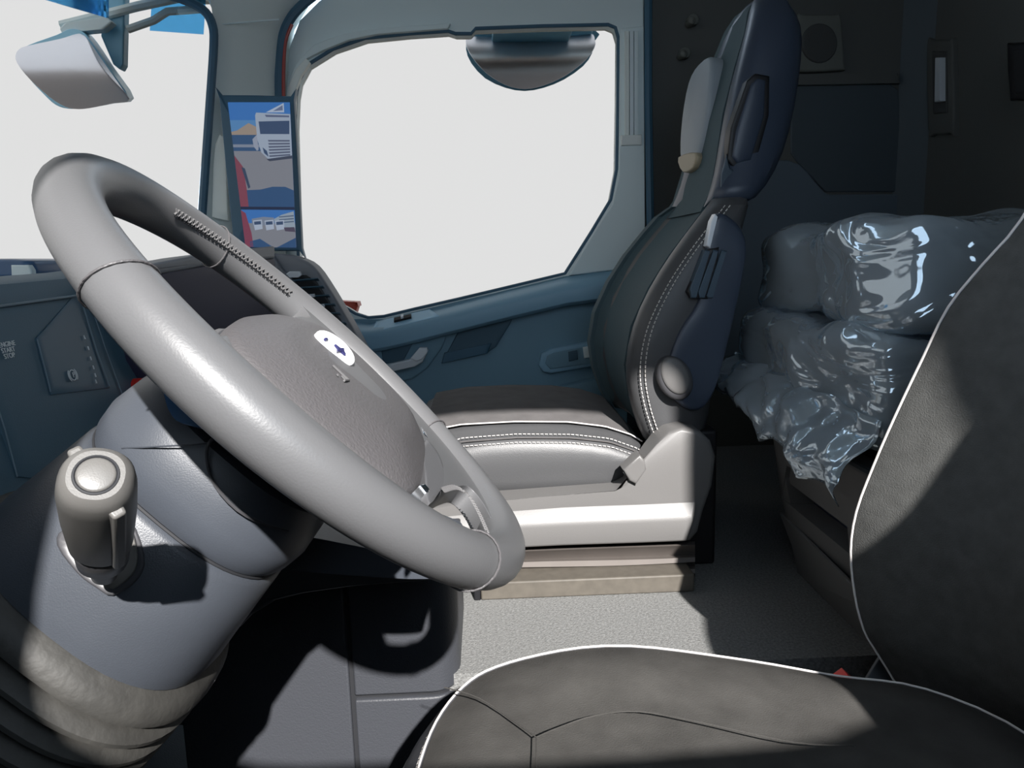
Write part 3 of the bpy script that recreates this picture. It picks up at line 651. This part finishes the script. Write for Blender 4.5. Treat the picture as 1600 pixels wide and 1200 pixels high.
for i in range(3):
    xx = 1076+i*13
    puff('height_lever', px([(xx+2, 452+i*5), (xx+26, 390), (xx+34, 392), (xx+12, 466), (xx+5, 466)], 1.265), NY, .02, 'p_leather_blue', ps, bevel=.003)
puff('lever_surround', px([(1074, 456), (1104, 390), (1124, 386), (1122, 410), (1106, 468), (1080, 466)], 1.270), NY, .02, 'black', ps, bevel=.003)
puff('strap_glint', px([(1104, 384), (1112, 345), (1118, 334), (1122, 338), (1116, 362), (1110, 388)], 1.268), NY, .02, 'white_glint', ps, bevel=.003)  # white glint on the strap, drawn as a pale piece
ov = lambda cx, cy, a, b, rot: [(cx+a*math.cos(q)*math.cos(rot)-b*math.sin(q)*math.sin(rot), cy+a*math.cos(q)*math.sin(rot)+b*math.sin(q)*math.cos(rot)) for q in [2*math.pi*i/32 for i in range(32)]]
rk = puff('recline_knob', px(ov(1056, 592, 36, 27, 1.15), 1.262), NY, .03, 'stalk_dark', ps, bevel=.008)
puff('knob_face', px(ov(1056, 588, 31, 21, 1.15), 1.258), NY, .02, 'p_cover', rk, bevel=.006, dome=.002)
# cushion
def cy_(x): return 0
CX = [(-.16, .195, .245), (-.12, .235, .268), (-.05, .262, .279), (.05, .266, .281), (.15, .262, .277), (.22, .252, .266), (.27, .232, .248), (.30, .215, .228)]
rings = []
for x, ze, zt in CX:
    rings.append([V((x, y, z)) for y, z in ((1.33, .15), (1.292, .155), (1.283, .18), (1.280, .215), (1.284, ze-.016), (1.296, ze-.003), (1.315, ze+.001), (1.345, zt-.008), (1.38, zt), (1.45, zt+.005), (1.55, zt+.002), (1.66, zt+.005), (1.72, zt), (1.76, zt-.012), (1.79, ze-.03), (1.795, .18), (1.76, .15))])
loft('cushion', rings, 'p_leather', ps, sub=1)
rings = []
for x, ze, zt in CX[1:-1]:
    rings.append([V((x, y, z)) for y, z in ((1.350, zt-.004), (1.38, zt+.004), (1.45, zt+.009), (1.55, zt+.006), (1.66, zt+.009), (1.72, zt+.004), (1.745, zt-.004), (1.55, zt-.02))])
loft('cushion_top', rings, 'p_suede_top', ps)
xs = [c[0] for c in CX]
def lin(x, k):
    for a, b in zip(CX, CX[1:]):
        if a[0] <= x <= b[0]: t = (x-a[0])/(b[0]-a[0]); return a[k]*(1-t)+b[k]*t
    return CX[-1][k]
XS = [-.15+.44*i/40 for i in range(41)]
tube('cushion_piping', [V((x, 1.345, lin(x, 2)-.002)) for x in XS], .0013, 'piping', ps, seg=6)
stitches('cushion_stitching', [[V((x, 1.300, lin(x, 1)+.0)) for x in XS], [V((x, 1.286, lin(x, 1)-.012)) for x in XS]], 'stitch', ps, step=.008, ln=.0055, r=.0009, off=lambda p: V((0, -.7, .7)))
tube('cushion_seam', [V((x, 1.2915, lin(x, 1)-.005)) for x in XS], .0012, 'p_suede_top', ps, seg=6)
# side cover
sc_o = [(640, 800), (700, 789), (800, 781), (880, 774), (960, 768), (980, 758), (1000, 730), (1030, 690), (1048, 675), (1070, 669), (1095, 674), (1112, 690), (1120, 715), (1114, 760), (1100, 800), (1092, 832), (1080, 846), (960, 850), (820, 855), (640, 865)]
puff('side_cover', px(sc_o, 1.235), NY, .06, 'p_cover', ps, bevel=.010, rings=1)
topx = [(640, 794), (800, 778), (880, 772), (1000, 767), (1094, 762), (1104, 790), (1094, 812), (960, 820), (820, 826), (640, 838)]
rings = []
for (a, b), (c, d), (e, f2) in zip([(640, 794), (760, 781), (880, 772), (1000, 768), (1090, 764)], [(640, 836), (760, 829), (880, 823), (1000, 818), (1084, 814)], [(640, 866), (760, 858), (880, 852), (1000, 848), (1074, 845)]):
    rings.append([at(a, b, 1.262), at(a, b+6, 1.245), at(c, d-10, 1.222), at(c, d, 1.218), at(e, f2, 1.226), at(e, f2, 1.262)])
loft('sill_moulding', rings, 'p_cover', ps, bevel=.003)
puff('slide_lever', px([(974, 735), (1000, 711), (1008, 720), (1010, 734), (994, 757), (984, 752)], 1.225), NY, .035, 'p_cover', ps, bevel=.004)
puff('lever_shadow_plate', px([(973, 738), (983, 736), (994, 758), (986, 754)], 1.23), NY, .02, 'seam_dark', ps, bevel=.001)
# bellows and base
rows = [(852, 1.262), (858, 1.238), (864, 1.252), (872, 1.262), (876, 1.236), (884, 1.234), (888, 1.256), (893, 1.262), (897, 1.238), (903, 1.232), (908, 1.252)]
rings = []
for i in range(31):
    t = i/30; xx = 690+(1086-690)*t
    r = []
    for k, (y, Y) in enumerate(rows):
        sag = (8-14*t)+3.0*math.sin(t*6+k*.7)*(k/10)
        r.append(at(xx, y+sag, Y))
    r += [at(xx, 908+8-14*t, 1.40), at(xx, 852+8-14*t, 1.40)]
    rings.append(r)
loft('suspension_bellows', rings, 'bellow', ps)
bx = at(748, 940, 1.25).x; bx1 = at(1090, 930, 1.25).x
box('seat_base', (at(752, 945, 1.19).x, 1.19, 0), (at(1085, 930, 1.19).x, 1.72, .032), 'base_brown', ps, bevel=.003)
box('base_rail', (at(752, 945, 1.19).x-.012, 1.19, .0), (at(752, 945, 1.19).x-.0005, 1.24, .028), 'black', ps, bevel=.002)
box('seat_frame', (-.12, 1.30, .05), (.36, 1.76, .16), 'black', ps, bevel=.004)
box('rear_frame', (.34, 1.30, .0), (.42, 1.76, .26), 'black', ps, bevel=.006)
puff('belt_buckle', px([(951, 470), (962, 455), (966, 460), (958, 476)], 1.86), NY, .012, 'white_glint', ps, bevel=.002)

# ================================================================== BUNK BASE
bb = thing('bunk_base', 'dark grey storage base with a recessed grip slot under the wrapped bedding', 'bunk', (.9, .9, 0))
Yf = 1.25
def bX(z): return .497+.06*(.287-z)/.287
def bp(px_, py_):
    X = .5
    for _ in range(8): p = atx(px_, py_, X); X = bX(p.z)
    return atx(px_, py_, X)
hole = [bp(1229, 727), bp(1320, 786), bp(1328, 866), bp(1221, 778)]
TL, TR, BR, BL = V((bX(.287), Yf, .287)), V((bX(.287), .885, .287)), V((bX(0), .885, 0)), V((bX(0), Yf, 0))
dv = V((.045, 0, 0)); ring8 = [TL, TR, BR, BL]+hole
vv = ring8+[p+dv for p in ring8]
obj('front_panel', vv, [(0, 1, 5, 4), (1, 2, 6, 5), (2, 3, 7, 6), (3, 0, 4, 7), (4, 5, 13, 12), (5, 6, 14, 13), (6, 7, 15, 14), (7, 4, 12, 15), (0, 8, 9, 1), (1, 9, 10, 2), (2, 10, 11, 3), (3, 11, 8, 0)], 'bunk', bb, smooth=False)
box('bunk_box', (.60, .885, 0), (1.24, 1.245, .285), 'rear_dark', bb, bevel=.01)
loft('side_panel', [[V((bX(z)+.002, Yf, z)), V((1.2, Yf, z)), V((1.2, Yf-.02, z)), V((bX(z)+.002, Yf-.02, z))] for z in (0, .14, .287)], 'bunk', bb)
slab('slot_back', [p+V((.044, 0, 0)) for p in hole], (-1, 0, 0), .004, 'slot_dark', bb, bevel=0)
mid = [hole[0]*.98+hole[3]*.02, hole[1]*.98+hole[2]*.02, hole[1]*.45+hole[2]*.55, hole[0]*.48+hole[3]*.52]
slab('slot_flap', [p+V((.008, 0, 0)) for p in mid], (-1, 0, -.1), .006, 'bunk', bb, bevel=.001)
slab('lower_front', [bp(1219, 801)+V((-.002, 0, 0)), V((bX(.2)-.002, .89, bp(1330, 897).z-.0)), V((bX(0)-.002, .89, .002)), V((bX(0)-.002, Yf-.03, .002))], (-1, 0, -.2), .006, 'bunk', bb, bevel=.002)
tube('top_edge_trim', [V((bX(.287)+.004, Yf+.001, .289)), V((bX(.287)+.004, .885, .289))], .006, 'bunk_trim', bb)

# ================================================================== WRAPPED BEDDING
wb = thing('wrapped_bedding', 'folded bedding wrapped in crumpled clear plastic on the bunk', 'bedding', (.85, .95, .29))
def block(name, lo, hi, mat, amp, ns, nx=26, r=.05, seed=0., slope=(0, 0), ridg=False):
    """rounded, crumpled block; slope raises the top towards +y / +x"""
    c = (V(lo)+V(hi))/2; h = (V(hi)-V(lo))/2; verts = []; faces = []; idx = {}
    bm = bmesh.new(); bmesh.ops.create_cube(bm, size=2.0)
    bmesh.ops.subdivide_edges(bm, edges=bm.edges[:], cuts=nx, use_grid_fill=True)
    for v in bm.verts:
        p = V((v.co.x*h.x, v.co.y*h.y, v.co.z*h.z))
        q = V((max(-h.x+r, min(h.x-r, p.x)), max(-h.y+r, min(h.y-r, p.y)), max(-h.z+r, min(h.z-r, p.z))))
        d = p-q
        if d.length > 1e-6: p = q+d.normalized()*min(r, d.length) if d.length > r else q+d
        nn = (p-q).normalized() if (p-q).length > 1e-6 else v.normal.copy()
        w = c+p
        a = noise.noise(w*ns+V((seed, 0, 0)))+.5*noise.noise(w*ns*2.3+V((0, seed, 3)))
        if ridg: a = .5-abs(noise.noise(V((w.x, w.y*.6, w.z*1.3))*ns+V((seed, 0, 0))))*1.6+.35*noise.noise(w*ns*3)
        w += nn*amp*a
        if v.co.z > 0: w.z += slope[0]*(c.y+h.y-w.y)*v.co.z
        v.co = w
    me = bpy.data.meshes.new(name); bm.to_mesh(me); bm.free(); me.materials.append(MATS[mat])
    for p in me.polygons: p.use_smooth = True
    o = bpy.data.objects.new(name, me); return link(o, wb)
block('folded_mattress', (.56, .93, .485), (1.13, 1.35, .59), 'bed_grey', .010, 5, 16, .045, 1.)
block('folded_blanket', (.545, .93, .325), (1.13, 1.36, .455), 'bed_navy', .008, 5, 16, .04, 4.)
block('brown_bundle', (.525, 1.06, .335), (.60, 1.31, .435), 'bed_brown', .008, 9, 12, .03, 9.)
block('plastic_wrap', (.520, .90, .468), (1.17, 1.42, .618), 'film', .026, 5.5, 44, .035, 2.)
block('plastic_wrap', (.500, .90, .316), (1.17, 1.43, .475), 'film', .022, 6., 44, .03, 6.)
# loose skirt of film hanging over the front edge
rings = []
NU, NV = 60, 14
for i in range(NU+1):
    t = i/NU; y = 1.44-.55*t; r = []
    for j in range(NV+1):
        s = j/NV
        hang = .055+.045*t+.03*noise.noise(V((t*7, 0, 2)))
        x = .498-.035*math.sin(s*1.9)-.02*s+.020*noise.noise(V((t*7, s*2.2, 0)))+.009*noise.noise(V((t*15, s*4, 4)))
        z = .385-hang*s*1.1-.02*t+.008*noise.noise(V((t*9, s*3, 7)))
        r.append(V((x, y+.012*noise.noise(V((t*9, s*5, 9))), z)))
    rings.append(r)
vv = [p for r in rings for p in r]; ff = [(i*(NV+1)+j, i*(NV+1)+j+1, (i+1)*(NV+1)+j+1, (i+1)*(NV+1)+j) for i in range(NU) for j in range(NV)]
sk = obj('plastic_skirt', vv, ff, 'film', wb)
so = sk.modifiers.new('thickness', 'SOLIDIFY'); so.thickness = .0012

# ================================================================== MIRROR DISPLAY ON THE PILLAR
md = thing('mirror_display', 'tall black camera-mirror screen on the passenger pillar showing a white truck', 'display', at(410, 410, 1.9))
MTL, MTR, MBR = at(342, 148, 1.88), at(459, 150, 1.90), at(472, 392, 1.895)
mn = (MBR-MTL).cross(MTR-MTL).normalized()
if mn.y > 0: mn = -mn
def onm(a, b): d = _ray(a, b); return CAM+d*((MTL-CAM).dot(mn)/d.dot(mn))
MBL = onm(366, 390)
fr = crom([MTL+(MTR-MTL)*.04, MTL+(MTR-MTL)*.96, MTR+(MBR-MTR)*.02, MTR+(MBR-MTR)*.98, MBR+(MBL-MBR)*.04, MBL+(MBR-MBL)*.04, MBL+(MTL-MBL)*.02, MTL+(MBL-MTL)*.02], 2)
puff('display_case', fr, mn, .035, 'seal', md, bevel=.004, rings=1)
tube('display_arm', [at(420, 300, 1.93), at(425, 300, 2.06)], .02, 'seal', md)
STL, STR, SBR, SBL = onm(356, 160), onm(453, 160), onm(463, 387), onm(384, 386)
def sp(a, b, lift):   # a across 0..1, b down 0..1
    return (STL*(1-a)+STR*a)*(1-b)+(SBL*(1-a)+SBR*a)*b+mn*(.0012+lift)
EM = {}
def pic(poly, col, lv=0, name='screen_picture'):
    key = tuple(round(c, 3) for c in col)
    if key not in EM: EM[key] = emissive('screen_%d' % len(EM), col).name
    pts = [sp(a, b, .0006*lv) for a, b in poly]
    v = pts+[p-mn*.0002 for p in pts]; n = len(pts)
    f = [tuple(range(n)), tuple(reversed(range(n, 2*n)))]+[(j, (j+1) % n, (j+1) % n+n, j+n) for j in range(n)]
    return obj(name, v, f, EM[key] if EM[key] in MATS else key, md, smooth=False)
def rect(a0, b0, a1, b1): return [(a0, b0), (a1, b0), (a1, b1), (a0, b1)]
SKY, SKY2, GRD, SHD, TRK, TRKD = (.035, .13, .36), (.07, .18, .36), (.165, .175, .205), (.025, .065, .15), (.25, .30, .38), (.035, .06, .12)
pic(rect(0, 0, 1, .72), SKY)
pic(rect(0, .12, 1, .20), SKY2, 1)
pic([(0, .20), (.1, .19), (.2, .165), (.3, .14), (.42, .165), (.5, .2), (.5, .22), (0, .22)], (.24, .20, .17), 2)
pic(rect(0, .215, 1, .33), (.03, .07, .15), 1)
pic(rect(0, .285, .45, .305), (.16, .19, .25), 2)
pic(rect(0, .33, 1, .72), GRD, 1)
pic([(.0, .36), (.13, .44), (.17, .72), (.0, .72)], (.16, .045, .07), 2)
pic([(.15, .60), (.4, .595), (.62, .575), (.85, .575), (1, .60), (1, .718), (.15, .718)], SHD, 3)
pic([(.10, .44), (.16, .45), (.22, .58), (.18, .59)], (.03, .05, .09), 4)
# white truck
pic([(.42, .09), (.44, .07), (1.0, .08), (1.0, .36), (.58, .385), (.47, .34), (.42, .25)], TRK, 3)
pic([(.60, .068), (.9, .005), (.9, .068)], (.30, .36, .46), 2)
pic([(.72, .06), (.88, .02), (.88, .055)], (.10, .13, .22), 3)
pic([(.47, .13), (.98, .125), (.97, .215), (.48, .215)], TRKD, 4)
pic([(.58, .085), (.98, .09), (.98, .102), (.6, .1)], (.08, .10, .17), 4)
for k in range(6): pic([(.60, .255+.021*k), (.97, .255+.019*k), (.97, .266+.019*k), (.61, .266+.021*k)], (.075, .09, .14), 4)
pic([(.50, .305), (.57, .33), (.59, .37), (.52, .345)], TRKD, 5)
pic([(.34, .25), (.42, .22), (.43, .32), (.40, .33), (.35, .30)], (.22, .25, .32), 4)
pic([(.55, .385), (1, .36), (1, .38), (.6, .40)], (.04, .05, .08), 4)
# lower wide-angle picture
pic(rect(0, .735, 1, 1), SKY)
pic(rect(0, .715, 1, .736), (.012, .02, .05), 4)
pic(rect(0, .83, 1, 1), GRD, 1)
pic([(.18, .80), (.4, .785), (.6, .79), (.6, .84), (.18, .85)], (.15, .18, .24), 2)
pic([(.6, .80), (.75, .77), (.98, .745), (1, .86), (.62, .85)], (.22, .27, .33), 2)
for a in (.2, .42, .62): pic([(a, .812), (a+.17, .805), (a+.17, .87), (a+.02, .88)], (.30, .35, .44), 3); pic([(a+.02, .82), (a+.15, .815), (a+.15, .838), (a+.02, .842)], TRKD, 4)
for b in (.78, .80, .82): pic([(.7, b+.002), (.98, b-.008), (.98, b), (.7, b+.009)], (.06, .09, .15), 3)
pic([(.78, .86), (.98, .855), (1, .89), (.8, .885)], (.06, .05, .08), 4)
pic([(0, .74), (.08, .76), (.15, .9), (.16, 1), (0, 1)], (.16, .04, .07), 5)
pic([(.1, .96), (.3, .94), (.55, 1), (.1, 1)], SHD, 5); pic([(.62, 1), (1, .93), (1, 1)], SHD, 5)
# small item on the dash top
sb_ = thing('dash_box', 'rounded blue-grey box standing on the dashboard top at the left', 'box', at(10, 447, 1.06))
puff('box_body', crom(px([(-70, 434), (-72, 425), (-62, 408), (0, 404), (36, 406), (47, 410), (52, 422), (53, 428), (53, 434)], 1.04), 3), NY, .10, 'inset_blue', sb_, bevel=.012)
puff('box_face', px([(16, 414), (44, 414), (49, 422), (50, 432), (17, 433)], 1.036), NY, .01, 'trim_frame', sb_, bevel=.003)

# ================================================================== REAR WALL FITTINGS
spk = thing('wall_speaker', 'square pale wall speaker with round grille behind the passenger seat', 'speaker', at(1280, 68, 2.14))
puff('speaker_plate', crom(px([(1247, 26), (1256, 22), (1305, 22), (1315, 27), (1320, 100), (1316, 109), (1256, 112), (1244, 108), (1239, 90)], 2.125), 2), NY, .03, 'speaker_grey', spk, bevel=.008)
puff('speaker_grille', px(ov(1281, 67, 28, 31, 0), 2.119), NY, .02, 'rear_dark', spk, bevel=.004)
for (a, b, lab) in ((1084, 30, 'small round coat hook high on the wall above the headrest'), (1071, 82, 'small round coat hook beside the passenger headrest pad')):
    h = thing('coat_hook', lab, 'coat hook', at(a, b, 2.14), group='coat hooks on the side wall')
    puff('hook_base', px(ov(a, b, 9, 9, 0), 2.13), NY, .03, 'speaker_grey', h, bevel=.003)
    puff('hook_knob', px(ov(a-2, b+1, 6, 6, 0), 2.10), NY, .035, 'speaker_grey', h, bevel=.005, dome=.003)
gh = thing('grab_handle', 'narrow recessed grab handle with bright strip on the rear wall', 'handle', atx(1468, 140, 1.24))
puff('handle_plate', crom([atx(a, b, 1.235) for a, b in ((1448, 70), (1455, 63), (1482, 63), (1488, 72), (1490, 200), (1484, 209), (1458, 210), (1450, 202))], 2), (-1, 0, 0), .02, 'rear_trim', gh, bevel=.006)
puff('handle_well', [atx(a, b, 1.231) for a, b in ((1456, 80), (1478, 80), (1479, 176), (1458, 178))], (-1, 0, 0), .01, 'rear_dark', gh, bevel=.003)
puff('handle_strip', [atx(a, b, 1.215) for a, b in ((1461, 90), (1468, 90), (1468, 158), (1460, 160))], (-1, 0, 0), .02, 'silver', gh, bevel=.003)
bx_ = thing('wall_unit', 'black box mounted on the rear wall at the right edge', 'wall unit', atx(1600, 110, 1.22))
puff('unit_body', crom([atx(a, b, 1.17) for a, b in ((1571, 74), (1580, 68), (1660, 58), (1672, 66), (1672, 160), (1660, 164), (1584, 157), (1575, 150))], 2), (-1, 0, 0), .09, 'black', bx_, bevel=.01)
puff('unit_face', [atx(a, b, 1.165) for a, b in ((1582, 78), (1660, 70), (1660, 150), (1586, 146))], (-1, 0, 0), .01, 'seam_dark', bx_, bevel=.003)

# ================================================================== OUTSIDE
fm = thing('front_mirror', 'rounded truck mirror hanging outside the windscreen at upper left', 'mirror', at(120, 110, 1.95))
face = [(45, 84), (58, 77), (100, 64), (120, 53), (128, 54), (140, 62), (152, 78), (178, 118), (207, 156), (180, 162), (140, 169), (115, 170), (98, 164), (80, 148), (58, 122), (44, 100)]
fc = crom(px(face, 1.93), 3)
MN = V((.35, -.80, -.48)).normalized()
def tilt(pts, k):  # lean the face so that its top sits further out
    c = sum(pts, V())/len(pts); return [p for p in pts]
def convex(o, nrm, c):   # bow a mirror face about its horizontal axis
    zs = [v.co.z for v in o.data.vertices]; zc = (max(zs)+min(zs))/2; h = (max(zs)-min(zs))/2; nrm = V(nrm).normalized()
    for v in o.data.vertices: t = (v.co.z-zc)/h; v.co += nrm*c*(1-t*t)
convex(puff('mirror_glass', fc, V((.2, -.95, -.1)), .004, 'mirror_glass', fm, bevel=.002, rings=10), (.2, -.95, -.1), .085)
hs = [(43, 82), (54, 72), (98, 56), (118, 47), (136, 50), (152, 66), (180, 108), (211, 156), (180, 164), (140, 171), (115, 172), (96, 166), (78, 150), (54, 124), (41, 102)]
slab('mirror_housing', crom([p+V((-.02, .012, .006)) for p in px(hs, 1.93)], 3), V((.2, -.95, -.2)), .06, 'mirror_shell', fm, bevel=.004, rings=1)
slab('mirror_arm', px([(160, -30), (167, 20), (157, 56), (176, 100), (187, 109), (192, 100), (195, -30)], 1.99), NY, .03, 'mirror_arm', fm, bevel=.004)
slab('mirror_bracket', px([(92, 44), (100, 36), (165, 26), (175, 34), (160, 46), (120, 50), (96, 52)], 1.95), NY, .03, 'mirror_arm_light', fm, bevel=.004)
km = thing('kerb_mirror', 'half-round kerb mirror hanging outside above the passenger window', 'mirror', at(828, 60, 2.45))
kf = [(730, 62), (745, 58), (775, 61), (815, 64), (860, 59), (920, 52), (926, 66), (924, 80), (910, 100), (882, 121), (850, 134), (820, 139), (790, 134), (760, 119), (738, 96), (729, 76)]
convex(puff('mirror_glass', crom(px(kf, 2.42), 3), V((0, -1, -.1)), .004, 'mirror_glass', km, bevel=.002, rings=10), (0, -1, -.1), .085)
slab('mirror_housing', crom([p+V((0, .012, 0)) for p in px([(738, 44), (925, 40), (928, 66), (926, 82), (912, 102), (882, 123), (850, 136), (820, 141), (790, 136), (758, 121), (736, 97), (728, 76), (730, 58)], 2.42)], 2), V((0, -.95, -.25)), .10, 'mirror_arm', km, bevel=.004, rings=1)
slab('mirror_arm', px([(742, 20), (926, 20), (926, 52), (860, 58), (815, 62), (808, 54), (742, 48)], 2.39), NY, .06, 'mirror_arm', km, bevel=.005)
slab('mirror_mount', px([(770, 2), (900, 2), (900, 36), (770, 36)], 2.185), NY, .22, 'mirror_arm', km, bevel=.004)
vz = thing('sun_visor', 'blue tinted outside sun visor above the windscreen', 'sun visor', (-.98, 1.9, 1.3))
def vq(name, a, b, c, d, mat):
    t = (b-a).cross(d-a).normalized()*.006; v = [a, b, c, d, a+t, b+t, c+t, d+t]
    return obj(name, v, [(0, 1, 2, 3), (7, 6, 5, 4), (0, 4, 5, 1), (1, 5, 6, 2), (2, 6, 7, 3), (3, 7, 4, 0)], mat, vz, smooth=False)
vq('visor_panel', at(50, -6, 1.62), at(166, 28, 1.93), at(166, -120, 1.93), at(50, -160, 1.62), 'visor_acrylic')
vq('visor_corner', at(234, 48, 2.04), at(318, 54, 2.09), at(322, -10, 2.09), at(238, -10, 2.04), 'visor_acrylic')
tube('mirror_rail', px([(96, 40), (160, 24), (215, 10), (300, -8)], 1.985), .012, 'mirror_arm_light', fm)
tube('mirror_rail', px([(200, 46), (240, 32), (262, 18), (318, 14)], 2.0), .01, 'mirror_arm_light', fm)
rb = thing('red_bracket', 'red painted body corner outside the front of the passenger window', 'body panel', at(545, 510, 2.25))
puff('painted_corner', px([(520, 476), (530, 474), (559, 477), (554, 494), (556, 520), (520, 520)], 2.22), NY, .05, 'red_paint', rb, bevel=.006)
puff('corner_cap', px([(520, 470), (558, 472), (560, 479), (520, 480)], 2.215), NY, .06, 'red_paint', rb, bevel=.003)
